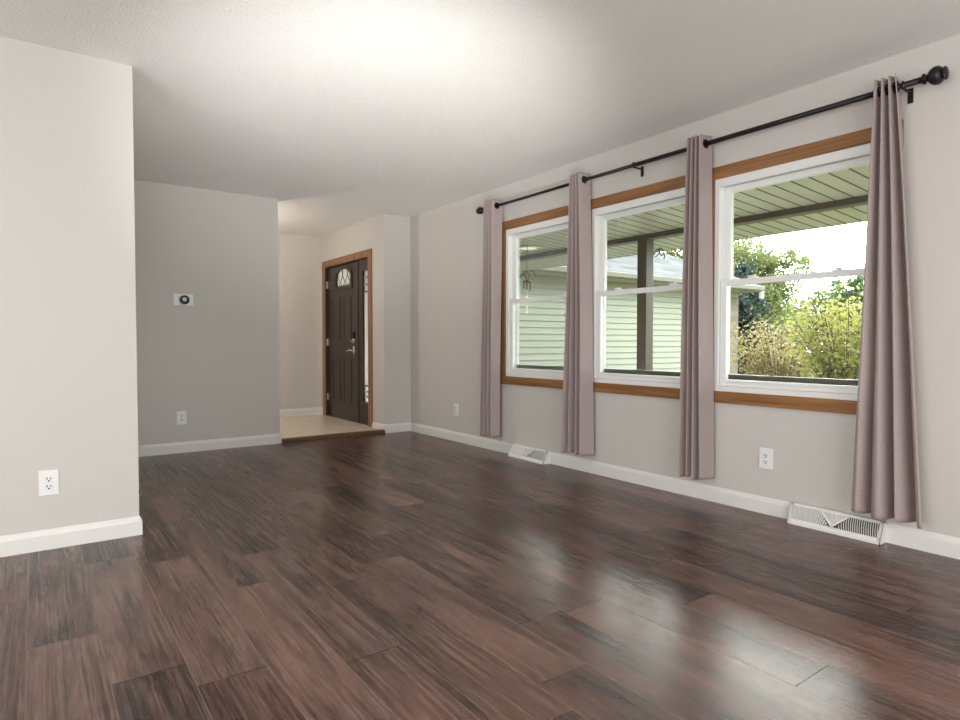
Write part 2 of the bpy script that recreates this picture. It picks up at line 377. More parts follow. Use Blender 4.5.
# ------------------------------------------------------------------ window casing (stained wood)
bm = bmesh.new(); t0, t1 = W-.018, W
y0, y1 = 1.255, 4.472
box(bm, t0, t1, y0, y1, ZT, 2.110)
o = struct('trim_2', bm, M['oak_y'], bevel=.003)
o = struct('trim_3', bx(t0, t1, y0, y1, .635, ZB), M['oak_y'], bevel=.003)
for i, (a, b) in enumerate(((y0, OP[2][0]), (OP[2][1], OP[1][0]), (OP[1][1], OP[0][0]), (OP[0][1], y1))):
    struct('trim_%d' % (4+i), bx(t0, t1, a, b, ZB, ZT), M['oak_z'], bevel=.003)
# ------------------------------------------------------------------ windows
def make_window(i, a, b):
    # a = right end (small y), b = left end (large y)
    win = thing('window_%d' % i, (W, (a+b)/2, ZB), kind='structure')
    def L(*bs): return bx(*[(x0-W, x1-W, ya-(a+b)/2, yb-(a+b)/2, z0-ZB, z1-ZB) for x0, x1, ya, yb, z0, z1 in bs])
    fw = .032; xi, xo = W-.006, W+.125
    fr = [(xi, xo, a, a+fw, ZB, ZT), (xi, xo, b-fw, b, ZB, ZT), (xi, xo, a+fw, b-fw, ZT-fw-.012, ZT), (xi, xo, a+fw, b-fw, ZB, ZB+fw)]
    # stops / tracks
    for ya, yb in ((a+fw, a+fw+.010), (b-fw-.010, b-fw)):
        fr += [(W+.044, W+.050, ya, yb, ZB+fw, ZT-fw), (W+.086, W+.096, ya, yb, ZB+fw, ZT-fw)]
    fr += [(xi, W+.012, a+fw, b-fw, ZT-fw-.020, ZT-fw-.012)]
    obj('window_frame', L(*fr), M['vinyl'], win, bevel=.002)
    def sash(name, x0, x1, z0, z1, bot, top, st=.042):
        ya, yb = a+fw+.002, b-fw-.002
        s = obj(name, L((x0, x1, ya, ya+st, z0, z1), (x0, x1, yb-st, yb, z0, z1), (x0, x1, ya+st, yb-st, z0, z0+bot), (x0, x1, ya+st, yb-st, z1-top, z1)), M['vinyl'], win, bevel=.003)
        xm = (x0+x1)/2
        obj('glass_pane', L((xm-.002, xm+.002, ya+st-.002, yb-st+.002, z0+bot-.002, z1-top+.002)), M['glass'], s)
        return s
    lo = sash('lower_sash', W+.012, W+.042, ZB+fw+.001, 1.402, .042, .036)
    sash('upper_sash', W+.052, W+.082, 1.372, ZT-fw-.013, .032, .040)
    for q in (.25, .75):
        yy = a+(b-a)*q-(a+b)/2; bm = bmesh.new()
        box(bm, .014, .044, yy-.026, yy+.026, 1.402-ZB, 1.408-ZB)
        lathe(bm, [(0, 0), (0, .013), (.010, .012), (.013, 0)], (.029, yy, 1.408-ZB), (0, 0, 1), 14)
        box(bm, .010, .022, yy-.004, yy+.030, 1.410-ZB, 1.417-ZB)
        obj('sash_lock', bm, M['vinyl'], lo)
    for yy in (a+fw+.030, b-fw-.030):
        obj('tilt_latch', L((W+.018, W+.036, yy-.018, yy+.018, 1.402, 1.407)), M['vinyl'], lo)
    # dark outer sill and brickmould
    obj('outer_sill', L((W+.096, W+.124, a+.01, b-.01, ZB+.01, ZB+.103)), M['fascia'], win)
    obj('lift_rail', L((W+.004, W+.012, a+.12, b-.12, ZB+fw+.030, ZB+fw+.036)), M['vinyl'], lo)
for i, (a, b) in enumerate(OP): make_window(i+1, a, b)

# ------------------------------------------------------------------ front door
def make_door():
    d = thing('door_1', (XD, 0, ZF), kind='structure')
    def L(*bs): return bx(*[(x0-XD, x1-XD, ya, yb, z0-ZF, z1-ZF) for x0, x1, ya, yb, z0, z1 in bs])
    # stained casing
    bm = L((XD-.016, XD, 6.465, DY0+.004, ZF, 2.092), (XD-.016, XD, 7.862, 7.948, ZF, 2.092), (XD-.016, XD, DY0+.004, 7.862, DZ-.002, 2.092))
    obj('door_casing', bm, M['oak_z'], d, bevel=.003)['label'] = 'stained wood casing'
    # jamb, mullion between leaf and sidelight, sill
    J = .012; LX0, LX1 = XD+.030, XD+.072
    LY0, LY1 = 6.955, 7.870
    obj('door_jamb', L((XD, XD+.14, DY0, DY0+J, ZF, DZ), (XD, XD+.14, DY1-J, DY1, ZF, DZ), (XD, XD+.14, DY0+J, DY1-J, DZ-J, DZ)), M['jamb'], d)
    obj('mullion', L((XD+.02, XD+.12, LY0-.055, LY0-.004, ZF, DZ-J)), M['jamb'], d, bevel=.002)
    obj('door_sill', L((XD+.03, XD+.15, DY0+J, DY1-J, ZF-.03, ZF+.018)), M['fascia'], d)
    # leaf with an arched light and four raised panels
    z0, z1 = ZF+.022, DZ-J-.004
    gy0, gy1, gz0, gzs, gza = 7.105, 7.590, 1.712, 1.845, 1.958    # arched opening: sides up to gzs, crown at gza
    leaf = bmesh.new()
    def lb(*b): box(leaf, b[0]-XD, b[1]-XD, b[2], b[3], b[4]-ZF, b[5]-ZF)
    lb(LX0, LX1, LY0, LY1, z0, gz0); lb(LX0, LX1, LY0, gy0, gz0, z1); lb(LX0, LX1, gy1, LY1, gz0, z1)
    n = 14
    def arch(y): u = (y-(gy0+gy1)/2)/((gy1-gy0)/2); return gzs+(gza-gzs)*math.sqrt(max(0, 1-u*u))
    for k in range(n):
        ya, yb = gy0+(gy1-gy0)*k/n, gy0+(gy1-gy0)*(k+1)/n
        vs = [leaf.verts.new((x-XD, y, z-ZF)) for x in (LX0, LX1) for y, z in ((ya, arch(ya)), (yb, arch(yb)), (yb, z1), (ya, z1))]
        for f in ((0,1,2,3),(7,6,5,4),(0,4,5,1),(2,6,7,3)): leaf.faces.new([vs[j] for j in f])
    # raised panels: moulded groove look
    for (pa, pb) in ((7.115, 7.345), (7.445, 7.690)):
        for (za, zb) in ((.26, .815), (1.045, 1.60)):
            for ins, dx, t in ((0, .006, .016), (.032, .004, None)):
                if t:
                    lb(LX0-dx, LX0, pa, pb, za, za+t); lb(LX0-dx, LX0, pa, pb, zb-t, zb); lb(LX0-dx, LX0, pa, pa+t, za+t, zb-t); lb(LX0-dx, LX0, pb-t, pb, za+t, zb-t)
                else: lb(LX0-dx, LX0, pa+ins, pb-ins, za+ins, zb-ins)
    lf = obj('door_leaf', leaf, M['doordark'], d, bevel=.0015)
    # arch moulding
    def arch_ring(off, x0, x1, w_, mat, name, par):
        bm = bmesh.new(); pts = [(gy0-off, gz0-off)]
        cy, hw = (gy0+gy1)/2, (gy1-gy0)/2
        def loop(o_):
            P = [(gy0-o_, gz0-o_)]
            for k in range(17):
                a_ = PI-PI*k/16; P.append((cy+(hw+o_)*math.cos(a_), gzs+(gza-gzs+o_)*math.sin(a_)))
            P.append((gy1+o_, gz0-o_)); return P
        A, B = loop(off), loop(off-w_)
        def V(P, x): return [bm.verts.new((x-XD, y, z-ZF)) for y, z in P]
        a0, b0, a1, b1 = V(A, x0), V(B, x0), V(A, x1), V(B, x1); m = len(A)
        for k in range(m):
            j = (k+1) % m
            bm.faces.new((a0[k], a0[j], b0[j], b0[k])); bm.faces.new((a1[k], b1[k], b1[j], a1[j])); bm.faces.new((a0[k], a1[k], a1[j], a0[j])); bm.faces.new((b0[k], b0[j], b1[j], b1[k]))
        return obj(name, bm, mat, par)
    arch_ring(.030, LX0-.014, LX0+.004, .046, M['jamb'], 'light_frame', lf)
    def arch_glass():
        bm = bmesh.new(); x = (LX0+LX1)/2+.006; cy, hw = (gy0+gy1)/2, (gy1-gy0)/2
        P = [(gy0, gz0)]+[(cy+hw*math.cos(PI-PI*k/16), gzs+(gza-gzs)*math.sin(PI-PI*k/16)) for k in range(17)]+[(gy1, gz0)]
        A = [bm.verts.new((x-.003-XD, y, z-ZF)) for y, z in P]; B = [bm.verts.new((x+.003-XD, y, z-ZF)) for y, z in P]; m = len(P)
        bm.faces.new(A); bm.faces.new(B[::-1])
        for k in range(m): bm.faces.new((A[k], B[k], B[(k+1) % m], A[(k+1) % m]))
        return obj('arched_glass', bm, M['frost'], lf)
    arch_glass()
    # lead came: crossing curves within the arch
    bm = bmesh.new(); x = (LX0+LX1)/2-XD; cy, hw = (gy0+gy1)/2, (gy1-gy0)/2
    for s in (-1, 1):
        for off in (-.30, -.15, 0, .15, .30):
            P = []
            for k in range(13):
                z = gz0+.03+(gza-gz0-.03)*k/12; y = cy+off+s*(.17*math.sin((z-gz0)/.24*PI/2*1.2)-.09)
                if abs(y-cy) < hw-.004 and z < arch(y)-.004: P.append((x, y, z-ZF))
            if len(P) > 1: tube(bm, P, .0035, 6)
    tube(bm, [(x, gy0, gz0+.03-ZF), (x, gy1, gz0+.03-ZF)], .004, 6)
    obj('lead_came', bm, M['slot'], lf)
    # hinges
    for z in (1.78, 1.02, .29):
        bm = bmesh.new(); lathe(bm, [(0, 0), (0, .007), (.09, .007), (.09, 0)], (.018, LY1+.002, z-.045-ZF), (0, 0, 1), 10)
        box(bm, .018, .030, LY1-.012, LY1+.006, z-.045-ZF, z+.045-ZF)
        obj('hinge', bm, M['nickel'], d)
    # hardware
    hy = LY0+.085
    bm = bmesh.new(); box(bm, .011, .030, hy-.028, hy+.028, 1.065-ZF, 1.145-ZF); kp = obj('keypad_deadbolt', bm, M['black'], lf, bevel=.004); kp['label'] = 'black keypad deadbolt with silver thumb turn'
    bm = bmesh.new(); lathe(bm, [(0, 0), (0, .03), (.012, .03), (.018, .024), (.018, 0)], (.030, hy, 1.035-ZF), (-1, 0, 0), 20)
    box(bm, -.007, .013, hy-.022, hy+.022, 1.029-ZF, 1.041-ZF); obj('thumb_turn', bm, M['nickel'], kp)
    bm = bmesh.new()
    n_ = 20; P = [(hy+.028*math.cos(2*PI*k/n_), .918-ZF+.055*math.sin(2*PI*k/n_)) for k in range(n_)]
    A = [bm.verts.new((.030, y, z)) for y, z in P]; B = [bm.verts.new((.021, y, z)) for y, z in P]; bm.faces.new(A); bm.faces.new(B[::-1])
    for k in range(n_): bm.faces.new((A[k], B[k], B[(k+1) % n_], A[(k+1) % n_]))
    tube(bm, [(.021, hy, .918-ZF), (-.023, hy, .918-ZF)], .010, 10)
    tube(bm, [(-.021, hy-.006, .918-ZF), (-.025, hy+.03, .919-ZF), (-.025, hy+.07, .915-ZF), (-.019, hy+.115, .905-ZF)], .0085, 10)
    obj('door_handle', bm, M['nickel'], lf, smooth=True)['label'] = 'silver lever handle'
    # sidelight
    sy0, sy1 = DY0+J, LY0-.055; x0, x1 = LX0, LX1
    g0, g1, ga, gb = sy0+.050, sy1-.115, .30, 1.875
    sl = obj('sidelight', L((x0, x1, sy0, sy1, ZF+.018, ga), (x0, x1, sy0, sy1, gb, DZ-J), (x0, x1, sy0, g0, ga, gb), (x0, x1, g1, sy1, ga, gb),
        (x0-.010, x0, g0-.014, g0+.006, ga-.014, gb+.014), (x0-.010, x0, g1-.006, g1+.014, ga-.014, gb+.014), (x0-.010, x0, g0, g1, gb, gb+.014), (x0-.010, x0, g0, g1, ga-.014, ga)), M['jamb'], d)
    obj('sidelight_glass', L((x0+.020, x0+.026, g0, g1, ga, gb)), M['frost_clear'], sl)
    bm = bmesh.new(); x = x0+.014-XD
    for za, zb in ((1.615, gb), (ga, .50)):
        for s in (-1, 1):
            for c in (0, 1, 2):
                h_ = (zb-za)/3; P = []
                for k in range(9):
                    z = za+h_*c+h_*k/8; P.append((x, (g0+g1)/2+s*(g1-g0)*.42*math.sin(PI*k/8), z-ZF))
                tube(bm, P, .0035, 6)
    for z in (1.615, .50): box(bm, x-.004, x+.004, g0, g1, z-.006-ZF, z+.006-ZF)
    obj('lead_came', bm, M['slot'], sl)
make_door()

# ------------------------------------------------------------------ outlets and thermostat
def outlet(loc, rz, label):
    """built facing -y, on a wall plane at y=0"""
    t = thing('wall_outlet', loc, label, 'outlet', 'white duplex wall outlets', rz=rz)
    obj('cover_plate', bx(-.041, .041, -.006, 0, -.062, .062), M['plate'], t, bevel=.003)
    f = obj('receptacle', bx((-.017, .017, -.0085, -.005, .004, .033), (-.017, .017, -.0085, -.005, -.033, -.004)), M['plate'], t, bevel=.004)
    bm = bmesh.new()
    for z in (.021, -.016):
        box(bm, -.0095, -.0055, -.0092, -.0084, z-.005, z+.006); box(bm, .0055, .0095, -.0092, -.0084, z-.004, z+.005)
        lathe(bm, [(0, 0), (0, .0040), (.0008, .0040), (.0008, 0)], (0, -.0084, z-.0115), (0, -1, 0), 10)
    obj('socket_slots', bm, M['slot'], f)
    bm = bmesh.new(); lathe(bm, [(0, 0), (0, .0028), (.001, .0022), (.001, 0)], (0, -.006, .0), (0, -1, 0), 10); obj('screw', bm, M['plate'], t)
outlet((.046, YN, .327), 0, 'white wall outlet on the near left wall, largest and closest outlet')
outlet((1.084, YB, .322), 0, 'small white wall outlet on the far grey wall below the round thermostat')
outlet((W, 1.937, .327), -PI/2*-1 if False else -PI/2, 'white wall outlet under the largest window, between two curtain panels')
outlet((W, 5.23, .327), -PI/2, 'tiny white wall outlet on the window wall left of all the curtains')
t = thing('thermostat', (1.113, YB, 1.404), 'round black dial thermostat on white rectangular wall plate', 'thermostat')
obj('wall_plate', bx(-.083, .083, -.006, 0, -.052, .052), M['plate'], t, bevel=.004)
bm = bmesh.new(); lathe(bm, [(0, 0), (0, .040), (.022, .042), (.026, .040), (.027, .034), (.027, 0)], (.006, -.006, 0), (0, -1, 0), 32)
dl = obj('dial', bm, M['black'], t, smooth=False); dl['label'] = 'black round dial'
bm = bmesh.new(); lathe(bm, [(0, 0), (0, .019), (.001, .018), (.001, 0)], (.004, -.0331, .004), (0, -1, 0), 24)
obj('display', bm, plain('thermostat_display', (.55, .60, .62), .2), dl)

# ------------------------------------------------------------------ baseboard registers
def register(yc, label):
    """length along y, back on the window wall; local x = -distance from wall"""
    t = thing('floor_register', (W-.0125, yc, 0), label, 'vent', 'white baseboard vents under the windows')
    h = .235; D0, D1, H = .072, .026, .108
    def P(u, z): # point on slanted face: u along y, z height fraction
        return (-(D0+(D1-D0)*z)-0, u, .012+(H-.012)*z)
    bm = bmesh.new()
    # end caps, top, bottom lip
    for s in (-1, 1):
        a, b = (h-.004)*s, h*s
        extrude_profile(bm, [(0, 0), (-D0, 0), (-D0, .012), (-D1, H), (0, H)], 'y', min(a, b), max(a, b))
    box(bm, -D1, 0, -h, h, H-.004, H)
    box(bm, -D0, -D0+.004, -h, h, 0, .014)
    def bar(p, q, wd, dep=.004):   # flat bar lying on the slanted face
        A, B = Vector(P(*p)), Vector(P(*q)); nrm = Vector((-(H-.012), 0, -(D0-D1))).normalized(); nrm = Vector((-abs(nrm.x), 0, abs(nrm.z)))
        dr = (B-A).normalized(); sd = dr.cross(nrm).normalized()*wd/2
        vs = [bm.verts.new(c) for c in (A-sd, A+sd, B+sd, B-sd, A-sd-nrm*dep, A+sd-nrm*dep, B+sd-nrm*dep, B-sd-nrm*dep)]
        for f in ((0,1,2,3),(7,6,5,4),(0,4,5,1),(1,5,6,2),(2,6,7,3),(3,7,4,0)): bm.faces.new([vs[i] for i in f])
    bar((-h, .10), (h, .10), .020); bar((-h, .94), (h, .94), .013); bar((-h+.008, .0), (-h+.008, 1), .016); bar((h-.008, .0), (h-.008, 1), .016)
    bar((-.012, .14), (.075, .93), .010); bar((.012, .14), (-.075, .93), .010)
    obj('register_frame', bm, M['ventmetal'], t)
    for s in (-1, 1):
        bm = bmesh.new()
        for k in range(20):
            u = .022+k*.0105
            zt = .90; zb = .16
            if u < .075+.0: zt = min(.90, .14+(u-.014)/.063*.79)
            if zt < zb+.05: continue
            # curved slat
            for a_, b_ in ((0, .5), (.5, 1)):
                za, zb2 = zb+(zt-zb)*a_, zb+(zt-zb)*b_
                A = Vector(P(s*(u+.010*(1-a_)**2), za)); B = Vector(P(s*(u+.010*(1-b_)**2), zb2)); q = .0016; dp = .009
                vs = [bm.verts.new(c) for c in (A+Vector((0, -q, 0)), A+Vector((0, q, 0)), B+Vector((0, q, 0)), B+Vector((0, -q, 0)))]
                v2 = [bm.verts.new(v.co+Vector((dp, -s*.003, 0))) for v in vs]
                for i in range(4): bm.faces.new((vs[i], vs[(i+1) % 4], v2[(i+1) % 4], v2[i]))
                bm.faces.new(vs); bm.faces.new(v2[::-1])
        obj('louvre_slats', bm, M['ventmetal'], t)
    # solid triangular plate between the V bars, with the damper lever
    bm = bmesh.new(); A = [Vector(P(u, z))+Vector((.004, 0, 0)) for u, z in ((0, .16), (.07, .92), (-.07, .92))]
    v1 = [bm.verts.new(p) for p in A]; v2 = [bm.verts.new(p+Vector((.002, 0, 0))) for p in A]
    bm.faces.new(v1); bm.faces.new(v2[::-1])
    for i in range(3): bm.faces.new((v1[i], v2[i], v2[(i+1) % 3], v1[(i+1) % 3]))
    obj('centre_plate', bm, plain('perforated_enamel', (.60, .60, .58), .5), t)
    a = Vector(P(.0, .62)); bm = bmesh.new(); box(bm, a.x-.012, a.x+.004, -.003, .003, a.z, a.z+.022); obj('damper_lever', bm, M['ventmetal'], t)
    obj('duct_shadow_box', bx(-.020, -.001, -h+.006, h-.006, .004, H-.008), plain('vent_shade_grey', (.10, .10, .10), .7), t)  # dark block standing in for the shade behind the slats
register(1.532, 'large white baseboard vent on the floor beside the nearest curtain')
register(4.045, 'small white baseboard vent under the farthest window, near the far curtains')

# ------------------------------------------------------------------ curtain rod
XR, ZR = 3.400, 2.247
rod = thing('curtain_rod', (XR, 2.9, ZR), 'black metal curtain rod with urn finials above the three windows', 'curtain rod')
def RL(y): return y-2.9
bm = bmesh.new(); tube(bm, [(0, RL(1.15), 0), (0, RL(2.84), 0)], .0145, 16); obj('outer_tube', bm, M['black'], rod, smooth=True)
bm = bmesh.new(); tube(bm, [(0, RL(2.83), 0), (0, RL(4.635), 0)], .0120, 16); obj('inner_tube', bm, M['black'], rod, smooth=True)
for y, s in ((1.15, -1), (4.635, 1)):
    bm = bmesh.new()
    prof = [(0, .0), (0, .016), (.003, .021), (.009, .021), (.012, .014), (.017, .012), (.022, .019), (.032, .029), (.045, .035), (.058, .035), (.068, .029), (.074, .021), (.077, .019), (.079, .025), (.083, .026), (.087, .022), (.090, .013), (.091, 0)]
    prof = [(d*1.1, r*(1.2 if y < 2 else .95)) for d, r in prof]
    lathe(bm, prof, (0, RL(y), 0), (0, s, 0), 28); obj('finial', bm, M['black'], rod, smooth=False)
for y in (1.229, 2.868, 4.590):
    bm = bmesh.new(); c = RL(y)
    torus(bm, (0, c, 0), (0, 1, 0), .0165, .0045)
    box(bm, .014, W-XR-.004, c-.005, c+.005, -.020, -.010)
    box(bm, W-XR-.006, W-XR, c-.012, c+.012, -.066, .006)
    obj('bracket', bm, M['black'], rod, bevel=.002)

# ------------------------------------------------------------------ curtains
def curtain(yt0, yt1, yb0, yb1, at, ab, zbot, seed, label, waves=3.5, pw0=.75, warp=.018, ph0=0.0, full=1.0):
    """yt0>yt1: left/right ends at the top, yb0>yb1 at the hem; at/ab pleat half depths"""
    rnd = random.Random(seed); ztop = 2.300
    t = thing('curtain', (XR, (yt0+yt1)/2, zbot), label, 'curtain', 'mauve grommet curtain panels on the black rod')
    oy = (yt0+yt1)/2
    ph = [rnd.uniform(0, 6.28) for _ in range(6)]
    amp = [rnd.uniform(.85, 1.1) for _ in range(9)]; wid = [rnd.uniform(-.25, .25) for _ in range(9)]
    def pos(s, v):
        # v 0 top..1 bottom
        sp = v**.9
        y0 = yt0+(yb0-yt0)*sp; y1 = yt1+(yb1-yt1)*sp; A = at+(ab-at)*sp
        a = 2*PI*waves*s+ph0; k = min(8, int(s*waves*2))
        c = math.cos(a+.25*sp*math.sin(3*v+ph[0])*math.sin(PI*s))
        c = math.copysign(abs(c)**(pw0+(1.05-pw0)*sp), c)
        if full != 1.0: c = 1-2*((1-c)/2)**full      # plump folds with narrow gaps
        ss = s+sp*warp*math.sin(2*PI*2.2*s+ph[1])*math.sin(PI*s)
        x = -A*c*(1+sp*.16*math.sin(5*s+ph[2]+2*v))+sp*.008*math.sin(4*v+ph[3])
        if s > 1-1/(2*waves): pass
        # skew so folds overlap each other like hung cloth
        y = y0+(y1-y0)*ss+(.10*(y0-y1)/waves)*math.sin(2*a)*.5
        return x, y-oy
    ns, nv = 168, 90
    bm = bmesh.new(); uvl = bm.loops.layers.uv.new('cloth'); G = []
    zt, zb = ztop-zbot, 0
    for j in range(nv+1):
        v = j/nv; v = v if j > 10 else v  # even rows
        row = []; cum = 0; prev = None
        for i in range(ns+1):
            s = i/ns; x, y = pos(s, v)
            hem = .006*math.sin(2*PI*waves*s*.5+ph[4])
            z = zt*(1-v)+(hem*v)
            if prev: cum += math.hypot(x-prev[0], y-prev[1])
            prev = (x, y); row.append((bm.verts.new((x, y, z)), cum, z))
        G.append(row)
    for j in range(nv):
        for i in range(ns):
            q = [G[j][i], G[j][i+1], G[j+1][i+1], G[j+1][i]]
            cx = sum(p[0].co.x for p in q)/4; cz = sum(p[0].co.z for p in q)/4+zbot
            if abs(cx) < .019 and abs(cz-ZR) < .022: continue      # grommet holes
            f = bm.faces.new([p[0] for p in q])
            for lp, p in zip(f.loops, q): lp[uvl].uv = (p[1], p[2])
    bmesh.ops.delete(bm, geom=[v for v in bm.verts if not v.link_faces], context='VERTS')
    o = obj('cloth', bm, M['fabric'], t, smooth=True)
    m = o.modifiers.new('thickness', 'SOLIDIFY'); m.thickness = .0016
    # stitched hem band at the bottom
    vr = (ztop-ZR)/(ztop-zbot)
    cross = [i/600 for i in range(3, 598) if (pos(i/600, vr)[0] > 0) != (pos((i+1)/600, vr)[0] > 0)]
    for s in cross:
        x, y = pos(s, vr); x1, y1 = pos(s-.006, vr); x2, y2 = pos(s+.006, vr)
        nrm = Vector((-(y2-y1), x2-x1, 0)).normalized()
        bm = bmesh.new(); torus(bm, (0, 0, 0), (nrm.x, nrm.y, 0), .0225, .0055)
        g = obj('grommet', bm, M['black'], t, smooth=True); g.location = (0, y, ZR-zbot); g['label'] = 'black metal grommet ring'
curtain(4.562, 4.425, 4.620, 4.440, .055, .050, .145, 1, 'farthest mauve curtain panel, left edge of the far window')
curtain(3.448, 3.340, 3.515, 3.285, .056, .056, .150, 2, 'mauve curtain panel hanging between the far window and the middle window')
curtain(2.398, 2.298, 2.452, 2.262, .056, .055, .148, 3, 'mauve curtain panel hanging between the middle window and the largest, nearest window')
curtain(1.352, 1.246, 1.442, 1.092, .043, .052, .146, 4, 'nearest and widest mauve curtain panel, right edge of the nearest window', waves=3.62, pw0=.9, warp=.026, ph0=PI, full=1.9)

# ------------------------------------------------------------------ outside: porch
ZG = -.32
bm = bx(-30, 90, -60, 90, ZG-.2, ZG)
o = obj('lawn', bm, M['grass']); setp(o, kind='structure')
struct('porch_floor', bx((WO, 5.3, -2.5, 8.15, ZG, -.10)), M['concrete'])
struct('wall_exterior', bx((WO, WO+.006, YR, OP[2][0]-.03, -.1, 2.5), (WO, WO+.006, OP[0][1]+.03, YB, -.1, 2.5)), M['siding'])
def ZS(x): return 2.120-(x-WO)*.064
def make_soffit(name, x0, x1, y0, y1):
    """slightly sloping vinyl panels running out from the house, real V grooves between"""
    bm = bmesh.new(); pw = .122; y = y0
    prof = []
    k = 0
    while y < y1-1e-6:
        ye = min(y+pw, y1); g = .008
        a, b = y+g, ye-g
        vs = [bm.verts.new(p) for p in ((x0, a, ZS(x0)), (x1, a, ZS(x1)), (x1, b, ZS(x1)), (x0, b, ZS(x0)))]; bm.faces.new(vs)
        for ya, yb in ((y-g, y), (y, y+g)):
            za, zb = (0, .009) if yb == y else (.009, 0)
            if ya < y0: continue
            vs = [bm.verts.new(p) for p in ((x0, ya, ZS(x0)+za), (x1, ya, ZS(x1)+za), (x1, yb, ZS(x1)+zb), (x0, yb, ZS(x0)+zb))]; bm.faces.new(vs).material_index = 1
        y = ye
    o = struct(name, bm, M['soffit']); o.data.materials.append(M['groove'])
    return o
make_soffit('porch_ceiling', WO, 4.745, -2.5, 7.72)
make_soffit('porch_eave', 4.855, 5.505, -2.5, 7.72)
struct('porch_beam', bx(4.745, 4.855, -2.5, 7.75, 2.002, 2.048), M['brownpaint'])
struct('porch_fascia', bx(5.50, 5.52, -2.5, 7.75, 2.000, 2.16), M['fascia'])
bm = bmesh.new()
extrude_profile(bm, [(WO, 2.36), (5.56, 2.12), (5.56, 2.16), (WO, 2.62)], 'y', -2.6, 7.75)
struct('porch_roof', bm, M['shingle'])  # unseen slab over the porch, added to keep the sun off it
def post(y, label):
    t = thing('porch_post', (4.80, y, -.10), label, 'porch post', None)
    obj('post_shaft', bx(-.055, .055, -.055, .055, .0, 2.105), M['brownpaint'], t, bevel=.004)
    obj('post_base', bx((-.07, .07, -.07, .07, 0, .12)), M['brownpaint'], t, bevel=.004)
    return t
p_ = post(3.90, 'dark brown square porch post seen through the middle window')
# scrolled plant bracket on the post
def scroll_bracket(loc, label, length=.20):
    t = thing('plant_bracket', loc, label, 'bracket')
    bm = bmesh.new(); P = []
    for k in range(30):
        a = k/29; ang = -PI*.5+a*PI*2.6; r = .045*(1-.55*a); P.append((.06+length*.55*min(1, a*1.6)+r*math.cos(ang), 0, .03+r*math.sin(ang)))
    tube(bm, P, .005, 8)
    tube(bm, [(0, 0, -.10), (.03, 0, -.02), (.08, 0, .045), (.15, 0, .075), (.20, 0, .05), (.215, 0, 0), (.20, 0, -.03)], .006, 8)
    tube(bm, [(0, 0, -.14), (0, 0, .06)], .008, 8)
    obj('scroll_iron', bm, M['black'], t)
    return t
scroll_bracket((4.863, 3.888, 1.87), 'black scrolled iron plant bracket on the brown porch post')
# wind chime hung from the far porch ceiling
def chime():
    x, y = 4.32, 5.10; zt = ZS(x)
    t = thing('wind_chime', (x, y, zt), 'small dark wind chime hanging outside the far window', 'wind chime')
    H = 1.745-zt
    bm = bmesh.new(); tube(bm, [(0, 0, 0), (0, 0, H+.02)], .003, 6)
    obj('hanging_cord', bm, M['black'], t)
    bm = bmesh.new()
    for s in (-1, 1):
        P = [(s*.02+s*.055*math.sin(PI*k/10)*.9, s*.04, H+.02-.012*k+.05*math.sin(PI*k/10)) for k in range(11)]; tube(bm, P, .005, 6)
    tube(bm, [(-.08, .06, H-.06), (-.02, .02, H+.03), (.05, -.02, H+.05), (.09, -.05, H-.01)], .006, 6)
    obj('scroll_top', bm, M['black'], t)
    bm = bmesh.new(); lathe(bm, [(0, 0), (0, .045), (.012, .045), (.012, 0)], (0, 0, H-.08), (0, 0, 1), 16); obj('chime_ring', bm, M['black'], t)
    for k in range(4):
        a = PI/4+k*PI/2; bm = bmesh.new(); tube(bm, [(.035*math.cos(a), .035*math.sin(a), H-.075), (.035*math.cos(a), .035*math.sin(a), H-.14-.012*k)], .007, 8)
        obj('chime_tube', bm, M['black'], t)
    bm = bmesh.new(); tube(bm, [(0, 0, H-.12), (0, 0, H-.34)], .002, 6); box(bm, -.015, .015, -.002, .002, H-.42, H-.34); obj('wind_catcher', bm, M['plate'], t)
chime()
# recessed can light in the porch ceiling
lx, ly = 4.465, 5.237
t = thing('porch_light', (lx, ly, ZS(lx)), 'round recessed light in the porch ceiling beyond the far window', 'light')
bm = bmesh.new(); lathe(bm, [(0, .085), (.012, .085), (.012, .125), (.0, .128)], (0, 0, -.012), (0, 0, 1), 32); obj('trim_ring', bm, M['plate'], t)
q = N('lamp_lens'); q.b.inputs['Emission Color'].default_value = (1, .78, .60, 1); q.b.inputs['Emission Strength'].default_value = .6; q.b.inputs['Base Color'].default_value = (.9, .8, .7, 1)
bm = bmesh.new(); lathe(bm, [(0, 0), (0, .087), (.004, .087), (.004, 0)], (0, 0, -.010), (0, 0, 1), 32); obj('lens', bm, q.m, t)

# ------------------------------------------------------------------ outside: garage wing
GX1, GY, ZS0 = 13.55, 8.15, 2.07
g = thing('garage_wing', (XD, GY, ZG), 'pale green sided wing of the house with grey shingle roof, beyond the porch', 'building')
def GL(bm, mat, name, par=None, **kw):
    bmesh.ops.translate(bm, verts=bm.verts, vec=(-XD, -GY, -ZG)); return obj(name, bm, mat, par or g, **kw)
bm = bmesh.new(); c = .1145; z = ZG; prof = [(GY+.10, ZG)]
while z < ZS0-1e-6:
    z2 = min(z+c, ZS0); prof += [(GY-.026, z), (GY-.020, z+.02), (GY-.002, z2)]; z = z2
prof += [(GY+.10, ZS0)]
extrude_profile(bm, prof, 'x', XD+.15, 12.9)
GL(bm, M['siding'], 'siding_wall')
GL(bx(XD+.15, 13.35, GY-.020, GY+.10, ZS0, 2.18), M['frieze'], 'frieze_board')
GL(bx(12.9, 13.30, GY-.05, GY+.10, ZG, ZS0), M['stone'], 'stone_corner')
GL(bx(13.2, 13.30, GY+.10, GY+8, ZG, 2.18), M['siding'], 'end_wall')
GL(bx(WO, GX1, 7.72, GY, 2.18, 2.195), M['soffit'], 'garage_soffit')
